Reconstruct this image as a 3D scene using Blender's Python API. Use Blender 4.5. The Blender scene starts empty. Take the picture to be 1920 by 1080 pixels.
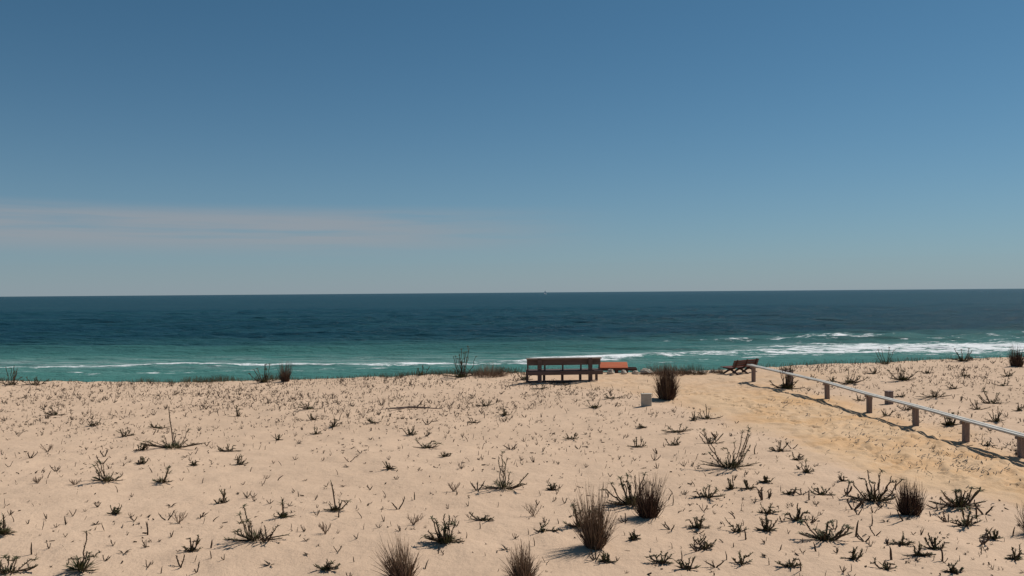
import bpy, math, random
import numpy as np
from mathutils import Matrix, Vector
R = math.radians
scene = bpy.context.scene
col = scene.collection

# ------------------------------------------------------------------ camera
CAM_Z, F_PX = 3.05, 1663.0
cam_d = bpy.data.cameras.new('camera')
cam_d.sensor_width = 36.0
cam_d.lens = 36.0 * F_PX / 1920.0
cam_d.clip_start, cam_d.clip_end = 0.1, 90000
cam = bpy.data.objects.new('camera', cam_d)
col.objects.link(cam)
CAM_M = Matrix.Translation((0, 0, CAM_Z)) @ Matrix.Rotation(R(90 + 0.29), 4, 'X') @ Matrix.Rotation(R(-0.45), 4, 'Z')
cam.matrix_world = CAM_M
scene.camera = cam

# ------------------------------------------------------------------ sky, sun, exposure
SUN_EL, SUN_AZ = R(53), R(60)        # azimuth clockwise from +Y (the sea)
world = bpy.data.worlds.new('World')
scene.world = world
world.use_nodes = True
wt = world.node_tree
wt.nodes.clear()
def wn(t, **k):
    n = wt.nodes.new(t)
    for a, v in k.items():
        setattr(n, a, v)
    return n
def wmath(op, a, b=None, clamp=False):
    n = wn('ShaderNodeMath', operation=op, use_clamp=clamp)
    for i, v in enumerate((a, b)):
        if v is None:
            continue
        if isinstance(v, (int, float)):
            n.inputs[i].default_value = v
        else:
            wt.links.new(v, n.inputs[i])
    return n.outputs[0]
sky = wn('ShaderNodeTexSky', sky_type='NISHITA', sun_disc=False, sun_elevation=SUN_EL, sun_rotation=SUN_AZ,
         altitude=0.0, air_density=0.75, dust_density=0.25, ozone_density=3.0)
hsv = wn('ShaderNodeHueSaturation')
hsv.inputs['Hue'].default_value = 0.485
hsv.inputs['Saturation'].default_value = 1.02
hsv.inputs['Value'].default_value = 1.0
wt.links.new(sky.outputs[0], hsv.inputs['Color'])
tint = wn('ShaderNodeMixRGB', blend_type='MULTIPLY')      # the camera's cool white balance
tint.inputs[0].default_value = 1.0
tint.inputs[2].default_value = (0.475, 0.715, 0.80, 1)
wt.links.new(hsv.outputs[0], tint.inputs[1])
tc = wn('ShaderNodeTexCoord')
sx = wn('ShaderNodeSeparateXYZ')
wt.links.new(tc.outputs['Generated'], sx.inputs[0])
az = wmath('ARCTAN2', sx.outputs[0], sx.outputs[1])
el = wmath('ARCSINE', sx.outputs[2])
cmb = wn('ShaderNodeCombineXYZ')
wt.links.new(wmath('MULTIPLY', az, 2.2), cmb.inputs[0])
wt.links.new(wmath('MULTIPLY', el, 42.0), cmb.inputs[1])
nz = wn('ShaderNodeTexNoise', noise_dimensions='3D')
nz.inputs['Scale'].default_value = 1.6
nz.inputs['Detail'].default_value = 6
nz.inputs['Roughness'].default_value = 0.55
wt.links.new(cmb.outputs[0], nz.inputs['Vector'])
def wramp(v, a, b):
    n = wn('ShaderNodeMapRange', interpolation_type='SMOOTHSTEP')
    wt.links.new(v, n.inputs[0])
    n.inputs[1].default_value, n.inputs[2].default_value = a, b
    return n.outputs[0]
band = wmath('MULTIPLY', wramp(el, 0.036, 0.064), wramp(el, 0.101, 0.080))
side = wmath('MULTIPLY', wramp(az, 0.16, -0.22), wramp(az, -1.6, -1.0))
streak = wramp(nz.outputs[0], 0.22, 0.56)
cl = wmath('MULTIPLY', wmath('MULTIPLY', band, side), streak)
cl = wmath('MULTIPLY', cl, 0.70)
hz = wmath('MULTIPLY', wmath('POWER', 2.718, wmath('MULTIPLY', wmath('MAXIMUM', el, 0.0), -11.0)), 0.74)
hazy = wn('ShaderNodeMixRGB')
wt.links.new(hz, hazy.inputs[0])
wt.links.new(tint.outputs[0], hazy.inputs[1])
hazy.inputs[2].default_value = (3.85, 4.45, 5.15, 1)
mixc = wn('ShaderNodeMixRGB')
wt.links.new(cl, mixc.inputs[0])
wt.links.new(hazy.outputs[0], mixc.inputs[1])
mixc.inputs[2].default_value = (4.2, 4.4, 4.75, 1)
bg = wn('ShaderNodeBackground')
bg.inputs['Strength'].default_value = 0.075
wt.links.new(mixc.outputs[0], bg.inputs['Color'])
wo = wn('ShaderNodeOutputWorld')
wt.links.new(bg.outputs[0], wo.inputs['Surface'])

sun_d = bpy.data.lights.new('sun', 'SUN')
sun_d.energy = 4.15
sun_d.angle = R(0.5)
sun_d.color = (1.0, 0.95, 0.88)
sun = bpy.data.objects.new('sun', sun_d)
col.objects.link(sun)
SUN_DIR = Vector((math.cos(SUN_EL) * math.sin(SUN_AZ), math.cos(SUN_EL) * math.cos(SUN_AZ), math.sin(SUN_EL)))
sun.rotation_euler = SUN_DIR.to_track_quat('Z', 'Y').to_euler()
sun.location = (30, 30, 40)

vs = scene.view_settings
vs.view_transform, vs.look, vs.exposure, vs.gamma, vs.use_curve_mapping = 'Standard', 'None', 0.0, 1.0, False

# ------------------------------------------------------------------ materials
def mat(name, rough=0.8, spec=0.3):
    m = bpy.data.materials.new(name)
    m.use_nodes = True
    b = m.node_tree.nodes['Principled BSDF']
    b.inputs['Roughness'].default_value = rough
    b.inputs['Specular IOR Level'].default_value = spec
    return m, m.node_tree, b
def node(t, kind, **k):
    n = t.nodes.new(kind)
    for a, v in k.items():
        setattr(n, a, v)
    return n
def noise(t, vec, scale, detail=4, rough=0.55, dist=0.0):
    n = node(t, 'ShaderNodeTexNoise')
    n.inputs['Scale'].default_value = scale
    n.inputs['Detail'].default_value = detail
    n.inputs['Roughness'].default_value = rough
    n.inputs['Distortion'].default_value = dist
    if vec is not None:
        t.links.new(vec, n.inputs['Vector'])
    return n.outputs[0]
def ramp(t, v, a, b, lo=0.0, hi=1.0):
    n = node(t, 'ShaderNodeMapRange', interpolation_type='SMOOTHSTEP')
    t.links.new(v, n.inputs[0])
    for i, x in zip((1, 2, 3, 4), (a, b, lo, hi)):
        n.inputs[i].default_value = x
    return n.outputs[0]
def mixrgb(t, fac, a, b, mode='MIX'):
    n = node(t, 'ShaderNodeMixRGB', blend_type=mode)
    for i, v in enumerate((fac, a, b)):
        if isinstance(v, (int, float)):
            n.inputs[i].default_value = v
        elif isinstance(v, tuple):
            n.inputs[i].default_value = (*v, 1)
        else:
            t.links.new(v, n.inputs[i])
    return n.outputs[0]
def fmath(t, op, a, b=None, clamp=False):
    n = node(t, 'ShaderNodeMath', operation=op, use_clamp=clamp)
    for i, v in enumerate((a, b)):
        if v is None:
            continue
        if isinstance(v, (int, float)):
            n.inputs[i].default_value = v
        else:
            t.links.new(v, n.inputs[i])
    return n.outputs[0]
def coords(t, scale=(1, 1, 1), kind='Object'):
    c = node(t, 'ShaderNodeTexCoord')
    m = node(t, 'ShaderNodeMapping')
    m.inputs['Scale'].default_value = scale
    t.links.new(c.outputs[kind], m.inputs['Vector'])
    return m.outputs[0]
def bump(t, h, dist, strength=1.0, normal=None):
    n = node(t, 'ShaderNodeBump')
    n.inputs['Distance'].default_value = dist
    n.inputs['Strength'].default_value = strength
    t.links.new(h, n.inputs['Height'])
    if normal is not None:
        t.links.new(normal, n.inputs['Normal'])
    return n.outputs[0]

def sand_material(name):
    m, t, b = mat(name, 0.95, 0.12)
    v = coords(t)
    at = node(t, 'ShaderNodeAttribute'); at.attribute_name = 'trodden'
    big = noise(t, v, 0.22, 5, 0.6)
    mid = noise(t, v, 1.7, 5, 0.6)
    fine = noise(t, v, 38, 3, 0.6)
    c = mixrgb(t, ramp(t, big, 0.35, 0.65), (0.535, 0.380, 0.264), (0.585, 0.418, 0.292))
    c = mixrgb(t, ramp(t, mid, 0.48, 0.72, 0, 0.5), c, (0.50, 0.352, 0.245))
    ochre = mixrgb(t, ramp(t, noise(t, v, 0.6, 5, 0.65), 0.4, 0.65), (0.585, 0.402, 0.246), (0.56, 0.345, 0.178))
    c = mixrgb(t, fmath(t, 'MULTIPLY', at.outputs['Fac'], ramp(t, noise(t, v, 0.9, 6, 0.7), 0.2, 0.5, 0.6, 1.0)), c, ochre)
    c = mixrgb(t, ramp(t, fine, 0.60, 0.74, 0, 0.25), c, (0.13, 0.085, 0.05))
    t.links.new(c, b.inputs['Base Color'])
    n1 = bump(t, noise(t, v, 6.5, 6, 0.62), 0.05, 0.65)
    n2 = bump(t, noise(t, v, 45, 3, 0.6), 0.008, 0.6, n1)
    t.links.new(n2, b.inputs['Normal'])
    return m
M = {}
M['sand'] = sand_material('sand')

def wood(name, c1, c2, axis=0, rough=0.75):
    m, t, b = mat(name, rough, 0.3)
    s = [14, 14, 14]
    s[axis] = 1.1
    v = coords(t, tuple(s))
    n = noise(t, v, 1.6, 5, 0.65, 0.4)
    t.links.new(mixrgb(t, ramp(t, n, 0.3, 0.72), c1, c2), b.inputs['Base Color'])
    t.links.new(bump(t, n, 0.006, 0.6), b.inputs['Normal'])
    return m
M['bench_wood'] = wood('bench_wood', (0.075, 0.050, 0.045), (0.135, 0.095, 0.086), 0)
M['post_wood'] = wood('post_wood', (0.15, 0.11, 0.10), (0.26, 0.20, 0.18), 2)
M['rail_wood'] = wood('rail_wood', (0.40, 0.375, 0.335), (0.62, 0.59, 0.53), 1)
M['pale_brown'] = wood('pale_brown_wood', (0.20, 0.155, 0.13), (0.36, 0.30, 0.26), 0)  # paler grey-brown than the bench planks, for the bench top rail
M['red_wood'] = wood('red_wood', (0.40, 0.085, 0.035), (0.52, 0.15, 0.06), 0)
M['dark_wood'] = wood('dark_wood', (0.055, 0.026, 0.02), (0.10, 0.05, 0.04), 0)
M['maroon_wood'] = wood('maroon_wood', (0.085, 0.03, 0.024), (0.13, 0.048, 0.038), 0)
M['drift_wood'] = wood('drift_wood', (0.10, 0.065, 0.05), (0.20, 0.14, 0.11), 0)

def plant_mat(name, c1, c2, c3=None, rough=0.7):
    m, t, b = mat(name, rough, 0.2)
    oi = node(t, 'ShaderNodeObjectInfo')
    n = noise(t, coords(t), 9, 3)
    c = mixrgb(t, ramp(t, n, 0.35, 0.65), c1, c2)
    if c3:
        c = mixrgb(t, fmath(t, 'MULTIPLY', oi.outputs['Random'], 0.6), c, c3)
    t.links.new(c, b.inputs['Base Color'])
    return m
M['leaf'] = plant_mat('leaf_green', (0.050, 0.060, 0.024), (0.105, 0.110, 0.050), (0.095, 0.066, 0.038))
M['stem'] = plant_mat('stem_brown', (0.045, 0.032, 0.020), (0.080, 0.054, 0.034), (0.085, 0.046, 0.034))
M['dry_grass'] = plant_mat('dry_grass', (0.125, 0.078, 0.050), (0.215, 0.140, 0.092))
M['straw'] = plant_mat('straw', (0.17, 0.115, 0.07), (0.26, 0.185, 0.115))
M['dark_grass'] = plant_mat('dark_dry_grass', (0.050, 0.026, 0.020), (0.085, 0.046, 0.034))
M['twig'] = plant_mat('dead_twig', (0.16, 0.105, 0.07), (0.24, 0.165, 0.115))
M['sprout'] = plant_mat('sprout', (0.035, 0.026, 0.016), (0.060, 0.042, 0.026), (0.07, 0.036, 0.026))
M['fringe'] = plant_mat('fringe_grass', (0.045, 0.042, 0.018), (0.09, 0.070, 0.036))

m, t, b = mat('concrete_grey', 0.85, 0.25)
n = noise(t, coords(t), 7, 6, 0.65)
t.links.new(mixrgb(t, ramp(t, n, 0.3, 0.7), (0.36, 0.33, 0.28), (0.47, 0.43, 0.37)), b.inputs['Base Color'])
t.links.new(bump(t, noise(t, coords(t), 40, 4), 0.004), b.inputs['Normal'])
M['concrete'] = m
m, t, b = mat('limestone', 0.9, 0.2)
n = noise(t, coords(t), 5, 6, 0.65)
t.links.new(mixrgb(t, ramp(t, n, 0.35, 0.65), (0.36, 0.30, 0.235), (0.58, 0.51, 0.42)), b.inputs['Base Color'])
t.links.new(bump(t, n, 0.03), b.inputs['Normal'])
M['stone'] = m
for nm, c in (('boat_white', (0.8, 0.8, 0.8)), ('sail_cloth', (0.78, 0.78, 0.76)), ('boat_mast', (0.45, 0.45, 0.46))):
    m, t, b = mat(nm, 0.5, 0.4)
    t.links.new(mixrgb(t, ramp(t, noise(t, coords(t), 0.8, 3), 0.3, 0.7, 0, 0.15), c, (0.55, 0.56, 0.58)), b.inputs['Base Color'])
    M[nm] = m

# ------------------------------------------------------------------ mesh helpers
class MB:
    def __init__(s):
        s.v, s.f = [], []
    def box(s, c, size, rot=None, bevel=0.0):
        hx, hy, hz = (d / 2 for d in size)
        c = Vector(c)
        k = min(bevel, hx * .9, hy * .9, hz * .9)
        n = len(s.v)
        if k <= 0:
            pts = [(x, y, z) for z in (-hz, hz) for y in (-hy, hy) for x in (-hx, hx)]
            fs = [(0, 2, 3, 1), (4, 5, 7, 6), (0, 1, 5, 4), (2, 6, 7, 3), (0, 4, 6, 2), (1, 3, 7, 5)]
        else:                                                  # chamfered box
            pts, fs, idx = [], [], {}
            for sx_ in (-1, 1):
                for sy_ in (-1, 1):
                    for sz_ in (-1, 1):
                        for a in range(3):
                            p = [sx_ * (hx - k), sy_ * (hy - k), sz_ * (hz - k)]
                            p[a] = (sx_ * hx, sy_ * hy, sz_ * hz)[a]
                            idx[(sx_, sy_, sz_, a)] = len(pts)
                            pts.append(tuple(p))
            S = (-1, 1)
            for a in range(3):
                b_, c_ = (a + 1) % 3, (a + 2) % 3
                for sg in S:
                    def key(u, w, aa=a):
                        q = [0, 0, 0]; q[a] = sg; q[b_] = u; q[c_] = w
                        return idx[(*q, aa)]
                    quad = [key(-1, -1), key(1, -1), key(1, 1), key(-1, 1)]
                    fs.append(tuple(quad if sg > 0 else quad[::-1]))
            for a in range(3):                                 # edge chamfers (edges along axis a)
                b_, c_ = (a + 1) % 3, (a + 2) % 3
                for u in S:
                    for w in S:
                        def key(e, which):
                            q = [0, 0, 0]; q[a] = e; q[b_] = u; q[c_] = w
                            return idx[(*q, which)]
                        quad = [key(-1, b_), key(1, b_), key(1, c_), key(-1, c_)]
                        fs.append(tuple(quad if u * w < 0 else quad[::-1]))
            for q in [(x, y, z) for x in S for y in S for z in S]:
                tri = [idx[(*q, 0)], idx[(*q, 1)], idx[(*q, 2)]]
                fs.append(tuple(tri if q[0] * q[1] * q[2] > 0 else tri[::-1]))
        for p in pts:
            p = Vector(p)
            if rot is not None:
                p = rot @ p
            s.v.append(tuple(c + p))
        s.f += [tuple(i + n for i in f) for f in fs]
        return s
    def tube(s, pts, rad, n=5, cap=True):
        pts = [Vector(p) for p in pts]
        base = len(s.v)
        for i, p in enumerate(pts):
            d = (pts[min(i + 1, len(pts) - 1)] - pts[max(i - 1, 0)])
            d = d.normalized() if d.length > 1e-9 else Vector((0, 0, 1))
            u = d.orthogonal().normalized() if abs(d.z) > .95 else d.cross(Vector((0, 0, 1))).normalized()
            w = d.cross(u)
            r = rad[i] if isinstance(rad, (list, tuple)) else rad
            for k in range(n):
                a = 2 * math.pi * k / n
                s.v.append(tuple(p + (u * math.cos(a) + w * math.sin(a)) * r))
        for i in range(len(pts) - 1):
            for k in range(n):
                a, b_ = base + i * n + k, base + i * n + (k + 1) % n
                s.f.append((a, b_, b_ + n, a + n))
        if cap:
            s.f.append(tuple(base + k for k in range(n))[::-1])
            s.f.append(tuple(base + (len(pts) - 1) * n + k for k in range(n)))
        return s
    def leaf(s, p, d, L, w, bend=0.0):
        """a folded, pointed leaf: base, widest point, tip"""
        p, d = Vector(p), Vector(d).normalized()
        side = d.cross(Vector((0, 0, 1)))
        side = side.normalized() if side.length > 1e-3 else Vector((1, 0, 0))
        up = side.cross(d)
        mid = p + d * L * .45
        tip = p + d * L + Vector((0, 0, -1)) * bend * L
        n = len(s.v)
        s.v += [tuple(p), tuple(mid + side * w * .5 + up * w * .22), tuple(mid), tuple(mid - side * w * .5 + up * w * .22), tuple(tip)]
        s.f += [(n, n + 1, n + 2), (n, n + 2, n + 3), (n + 1, n + 4, n + 2), (n + 2, n + 4, n + 3)]
        return s
    def blade(s, pts, w):
        """long three sided grass blade"""
        k = len(pts) - 1
        return s.tube(pts, [w * (1 - .8 * i / k) for i in range(k + 1)], 3, False)
    def mesh(s, name, material, smooth=False):
        me = bpy.data.meshes.new(name)
        me.from_pydata(s.v, [], s.f)
        me.materials.append(material)
        if smooth:
            me.polygons.foreach_set('use_smooth', [True] * len(me.polygons))
        me.update()
        return me
    def build(s, name, material, parent=None, smooth=False):
        o = bpy.data.objects.new(name, s.mesh(name, material, smooth))
        col.objects.link(o)
        if parent is not None:
            o.parent = parent
        return o
def tag(o, label=None, cat=None, group=None, kind=None):
    for k, v in (('label', label), ('category', cat), ('group', group), ('kind', kind)):
        if v:
            o[k] = v
    return o
def empty(name, loc, rz=0.0):
    o = bpy.data.objects.new(name, None)
    o.empty_display_size = 0.2
    o.location = loc
    o.rotation_euler = (0, 0, rz)
    col.objects.link(o)
    return o

# ------------------------------------------------------------------ terrain
rng = np.random.default_rng(7)
_lat = rng.random((512, 512))
def vnoise(x, y):
    x, y = np.asarray(x, float), np.asarray(y, float)
    xi, yi = np.floor(x).astype(int), np.floor(y).astype(int)
    fx, fy = x - xi, y - yi
    fx, fy = fx * fx * (3 - 2 * fx), fy * fy * (3 - 2 * fy)
    a, b_ = _lat[xi % 512, yi % 512], _lat[(xi + 1) % 512, yi % 512]
    c, d = _lat[xi % 512, (yi + 1) % 512], _lat[(xi + 1) % 512, (yi + 1) % 512]
    return (a * (1 - fx) + b_ * fx) * (1 - fy) + (c * (1 - fx) + d * fx) * fy - 0.5
def sstep(a, b_, v):
    t_ = np.clip((np.asarray(v, float) - a) / (b_ - a), 0, 1)
    return t_ * t_ * (3 - 2 * t_)
def pix_ray(px, py):
    d = Vector(((px - 960) / F_PX, (540 - py) / F_PX, -1.0))
    return (CAM_M.to_3x3() @ d).normalized()
# the crest of the dune as read off the photograph; its distance is assumed, its height follows
_cx, _cy, _cz = [], [], []
for px, py in ((-700, 719), (0, 718), (350, 718), (600, 712), (760, 705), (950, 701), (1200, 698), (1300, 698), (1450, 690), (1550, 684),
               (1700, 680), (1800, 675), (1920, 671), (2600, 668)):
    d = pix_ray(px, py)
    yc = 32.0 + 2.5 * min(max(px / 1920, 0), 1)
    k = yc / d.y
    _cx.append(d.x * k); _cy.append(yc); _cz.append(CAM_Z + d.z * k)
SEA_Z = -6.0
def crest_y(x):
    return np.interp(x, _cx, _cy)
def ground(x, y, micro=True):
    x, y = np.asarray(x, float), np.asarray(y, float)
    yc = crest_y(x)
    z = np.interp(x, _cx, _cz) * sstep(19, 31, y)
    z = z + 0.10 * vnoise(x / 7 + 3, y / 7 + 9) * sstep(34, 26, y) + 0.05 * vnoise(x / 2.3, y / 2.3)
    t_ = np.maximum(y - yc, 0)
    Rr, sm = 7.0, 0.45
    tt = np.minimum(t_, Rr * sm)
    drop = 0.5 * tt * tt / Rr + sm * (t_ - tt)
    beach = 5.0 + np.maximum(y - 46, 0) * 0.029
    z = z - np.where(drop > 5.0, np.maximum(5.0, beach), drop)
    if micro:
        near = sstep(45, 36, y) * sstep(-4, 4, y)
        z = z + near * (0.050 * vnoise(x * 1.9, y * 1.9) + 0.036 * vnoise(x * 4.3 + 5, y * 4.3) + 0.012 * vnoise(x * 9 + 1, y * 9))
    return z
def gz(x, y):
    return float(ground(x, y))
def hit(px, py):
    """where the ray through a photo pixel meets the sand"""
    d = pix_ray(px, py)
    ts = np.linspace(4, 42, 3000) / d.y
    xs, ys, zs = d.x * ts, d.y * ts, CAM_Z + d.z * ts
    g = ground(xs, ys, False)
    below = np.nonzero(zs < g)[0]
    i = below[0] if len(below) else int(np.argmin(np.where(ys < 36, zs - g, 9)))
    x, y = float(xs[i]), float(ys[i])
    return Vector((x, y, gz(x, y)))
def ppm(p):
    return F_PX / p.y

def grid_mesh(name, xs, ys, zfun, material):
    X, Y = np.meshgrid(xs, ys)
    Z = zfun(X, Y)
    nx, ny = len(xs), len(ys)
    me = bpy.data.meshes.new(name)
    co = np.stack([X, Y, Z], -1).reshape(-1, 3)
    idx = np.arange(nx * ny).reshape(ny, nx)
    q = np.stack([idx[:-1, :-1], idx[:-1, 1:], idx[1:, 1:], idx[1:, :-1]], -1).reshape(-1, 4)
    me.vertices.add(len(co)); me.vertices.foreach_set('co', co.ravel())
    me.loops.add(q.size); me.loops.foreach_set('vertex_index', q.ravel())
    me.polygons.add(len(q)); me.polygons.foreach_set('loop_start', np.arange(0, q.size, 4))
    me.polygons.foreach_set('use_smooth', np.ones(len(q), bool))
    me.update(calc_edges=True); me.validate()
    me.materials.append(material)
    o = bpy.data.objects.new(name, me)
    col.objects.link(o)
    return o
def graded(a, b_, step, lo, hi, g=1.35):
    mid = list(np.arange(a, b_, step))
    out, s_, p = [], step, mid[-1]
    while p < hi:
        s_ *= g; p += s_; out.append(min(p, hi))
    pre, s_, p = [], step, mid[0]
    while p > lo:
        s_ *= g; p -= s_; pre.append(max(p, lo))
    return np.array(pre[::-1] + mid + out)
gx = graded(-24, 25, 0.11, -4000, 4000)
gy = np.concatenate([graded(7, 37, 0.11, -3000, 37.3), np.arange(37.6, 60, .5), np.arange(60, 150, 6)])
ground_o = grid_mesh('sandy_ground', gx, gy, lambda x, y: ground(x, y), M['sand'])
tag(ground_o, 'pale pinkish dune sand dotted with sprouts', 'sand', kind='structure')

# trodden path: its centre line comes from the photograph, its edges dip under the loose sand
pl = [hit(*p) for p in ((2300, 960), (1920, 905), (1800, 880), (1640, 822), (1500, 775), (1370, 738), (1290, 716), (1260, 708))]
pl_x, pl_y = np.array([p.x for p in pl]), np.array([p.y for p in pl])
o_ = np.argsort(pl_y); pl_x, pl_y = pl_x[o_], pl_y[o_]
def path_half(y):
    return np.interp(y, [10, 14, 20, 26, 28, 30, 33], [1.5, 1.5, 1.75, 2.0, 3.2, 4.6, 4.4])
def path_mask(x, y):
    c = np.interp(y, pl_y, pl_x)
    e = np.abs(x - c) / (path_half(y) + 1.1 * vnoise(x * .8, y * .8) + .3 * vnoise(x * 3, y * 3))
    return e
_fr = random.Random(31)
FEET = []
for walk in range(9):
    y, off, sd, dr = _fr.uniform(10, 24), _fr.uniform(-.7, .7), 1, _fr.choice((-1, 1))
    for k in range(_fr.randint(10, 22)):
        y += .62 * .9
        if y > 30.5:
            break
        xc = float(np.interp(y, pl_y, pl_x)); xd = float(np.interp(y + .3, pl_y, pl_x)) - xc
        sd = -sd
        FEET.append((xc + off * float(path_half(y)) + sd * .10 + _fr.gauss(0, .04), y + _fr.gauss(0, .05), math.atan2(.3, xd) + _fr.gauss(0, .12)))
def footprints(x, y):
    z = np.zeros_like(x)
    for fx, fy, fa in FEET:
        m_ = (np.abs(x - fx) < .4) & (np.abs(y - fy) < .4)
        dx, dy = x[m_] - fx, y[m_] - fy
        u, w = dx * math.cos(fa) + dy * math.sin(fa), -dx * math.sin(fa) + dy * math.cos(fa)
        r2 = (u / .15) ** 2 + (w / .065) ** 2
        z[m_] += -.042 * np.exp(-r2 ** 2) + .016 * np.exp(-(np.sqrt(r2) - 1.45) ** 2 / .12)
    return z
def path_z(x, y):
    e = path_mask(x, y)
    u, w = x * .55 + y * .83, x * .83 - y * .55                   # along and across the worn ruts
    ruts = sstep(24, 17, y) * (0.085 * vnoise(w * 6.5 + vnoise(u, w) * 2, u * 1.6) + 0.03 * vnoise(w * 13, u * 4))
    tracks = 0.030 * vnoise(x * 5 + .6 * y, y * 2.6) + 0.018 * vnoise(x * 11, y * 6) + ruts
    lift = np.interp(e, [0, .8, 1.05, 1.3], [0.030, 0.022, -0.03, -0.12])
    return ground(x, y) + lift + (tracks + footprints(x, y)) * sstep(.95, .5, e)
path_o = grid_mesh('sand_path', np.arange(-3.5, 17, .052), np.arange(10.0, 31.2, .052), path_z, M['sand'])
tag(path_o, 'ochre trodden sand path curving from the railing to the benches', 'path', kind='structure')
for o in (ground_o, path_o):
    co = np.empty(len(o.data.vertices) * 3); o.data.vertices.foreach_get('co', co); co = co.reshape(-1, 3)
    tr = sstep(1.55, .55, path_mask(co[:, 0], co[:, 1])) * (1 - .55 * sstep(24, 30, co[:, 1])) * sstep(36, 31, co[:, 1]) * sstep(5, 10, co[:, 1])
    at_ = o.data.attributes.new('trodden', 'FLOAT', 'POINT')
    at_.data.foreach_set('value', np.ascontiguousarray(tr, dtype=np.float32))

# ------------------------------------------------------------------ sea
def horizon_y(px):
    return 556 - 15 * px / 1920
def sea_pt(px, py):
    d = pix_ray(px, py)
    k = (SEA_Z - CAM_Z) / d.z
    return d.x * k, d.y * k
foam_near = np.array([sea_pt(*p) for p in ((-600, 693), (0, 690), (500, 688), (850, 683), (1080, 676), (1300, 667), (1600, 657), (1900, 654), (2600, 650))])
foam_far = np.array([sea_pt(*p) for p in ((-600, 662), (0, 662), (600, 656), (1000, 648), (1400, 639), (1700, 636), (1920, 630), (2600, 622))])
def near_y(x):
    return np.interp(x, foam_near[:, 0], foam_near[:, 1])
def far_y(x):
    return np.interp(x, foam_far[:, 0], foam_far[:, 1])
waves = []
for i in range(46):
    lam = 1.8 * (26 / 1.8) ** rng.random()
    th = rng.normal(0, .38) + .10
    k = 2 * math.pi / lam
    waves.append((k * math.sin(th), k * math.cos(th), .0115 * lam ** .8, rng.random() * 6.28))
def sea_z(x, y):
    z = np.zeros_like(x)
    fade = sstep(86, 110, y) * (.35 + .65 * sstep(120, 200, y)) * sstep(640, 420, y) * sstep(430, 300, np.abs(x))
    for kx, ky, a, ph in waves:
        z += a * np.sin(kx * x + ky * y + ph)
    z *= fade
    brk = np.interp(x, [-80, 20, 42, 80, 160], [.28, .35, .75, .7, .6]) * (1 + .7 * vnoise(x / 9, 3 + 0 * x))
    d = y - far_y(x) - 2.2 * vnoise(x / 11 + 7, 2 + 0 * x)
    z += brk * np.where(d < 0, np.exp(-(d / 2.2) ** 2), np.exp(-(d / 7) ** 2))
    d = y - near_y(x) - 1.6 * vnoise(x / 7 + 1, 8 + 0 * x)
    z += np.interp(x, [-80, 0, 30, 80], [.25, .28, .4, .6]) * np.where(d < 0, np.exp(-(d / 1.5) ** 2), np.exp(-(d / 6) ** 2))
    for yy, a in ((215, .3), (262, .28), (325, .25)):
        d = y - yy - .12 * x - 9 * vnoise(x / 40 + yy, 1 + 0 * x)
        z += a * (.5 + vnoise(x / 25 + yy, 5 + 0 * x)) * np.exp(-(d / 7) ** 2)
    return SEA_Z + z
m, t, b = mat('sea_water', 0.16, 0.35)
geo = node(t, 'ShaderNodeNewGeometry')
sep = node(t, 'ShaderNodeSeparateXYZ')
t.links.new(geo.outputs['Position'], sep.inputs[0])
def attr(nm):
    a = node(t, 'ShaderNodeAttribute'); a.attribute_name = nm
    return a.outputs['Fac']
shal, fo, churn = attr('shallow'), attr('foam'), attr('churn')
v = coords(t, (0.35, 1, 1))
patch = noise(t, coords(t, (0.010, 0.045, 1)), 1.0, 5, 0.6)
chop = noise(t, coords(t, (0.16, 0.34, 1)), 1.0, 5, 0.62)
c = mixrgb(t, ramp(t, patch, 0.35, 0.65), (0.009, 0.047, 0.070), (0.012, 0.057, 0.078))
sh = fmath(t, 'ADD', shal, fmath(t, 'MULTIPLY', fmath(t, 'SUBTRACT', patch, 0.5), 0.35), True)
c = mixrgb(t, sh, c, (0.062, 0.190, 0.165))
c = mixrgb(t, fmath(t, 'MULTIPLY', churn, ramp(t, noise(t, coords(t, (.12, .5, 1)), 1.0, 6, .7), .42, .62, 0, .75)), c, (0.26, 0.34, 0.33))
fn = noise(t, coords(t, (0.30, 0.9, 1)), 1.0, 8, 0.72)
fsub = fmath(t, 'ADD', fmath(t, 'MULTIPLY', fmath(t, 'SUBTRACT', fn, 0.5), 2.6), fo)
fmask = ramp(t, fsub, 0.45, 0.68)
c = mixrgb(t, fmask, c, (0.80, 0.82, 0.82))
b1 = bump(t, noise(t, coords(t, (.42, .75, 1)), 1.0, 6, .65), 0.8, 1.0)
b2 = bump(t, noise(t, coords(t, (.05, .13, 1)), 1.0, 6, .6), 1.8, 1.0, b1)
# body colour below a broken, capped mirror of the sky: steep little waves never reflect like a flat sheet
dif = node(t, 'ShaderNodeBsdfDiffuse')
t.links.new(c, dif.inputs['Color']); t.links.new(b2, dif.inputs['Normal'])
glo = node(t, 'ShaderNodeBsdfGlossy')
glo.inputs['Roughness'].default_value = 0.22
t.links.new(b2, glo.inputs['Normal'])
fre = node(t, 'ShaderNodeFresnel'); fre.inputs['IOR'].default_value = 1.33
t.links.new(b2, fre.inputs['Normal'])
fac = fmath(t, 'MULTIPLY', fmath(t, 'MULTIPLY', fre.outputs[0], 0.35), ramp(t, fmask, 0, 1, 1, 0))
mx = node(t, 'ShaderNodeMixShader')
t.links.new(fac, mx.inputs[0]); t.links.new(dif.outputs[0], mx.inputs[1]); t.links.new(glo.outputs[0], mx.inputs[2])
t.links.new(mx.outputs[0], t.nodes['Material Output'].inputs['Surface'])
t.nodes.remove(b)
M['sea'] = m
sx_ = np.concatenate([-np.geomspace(430, 60000, 20)[::-1], np.arange(-420, -150, 3.0), np.arange(-150, 190, .62), np.arange(190, 421, 3.0), np.geomspace(430, 60000, 20)])
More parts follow.
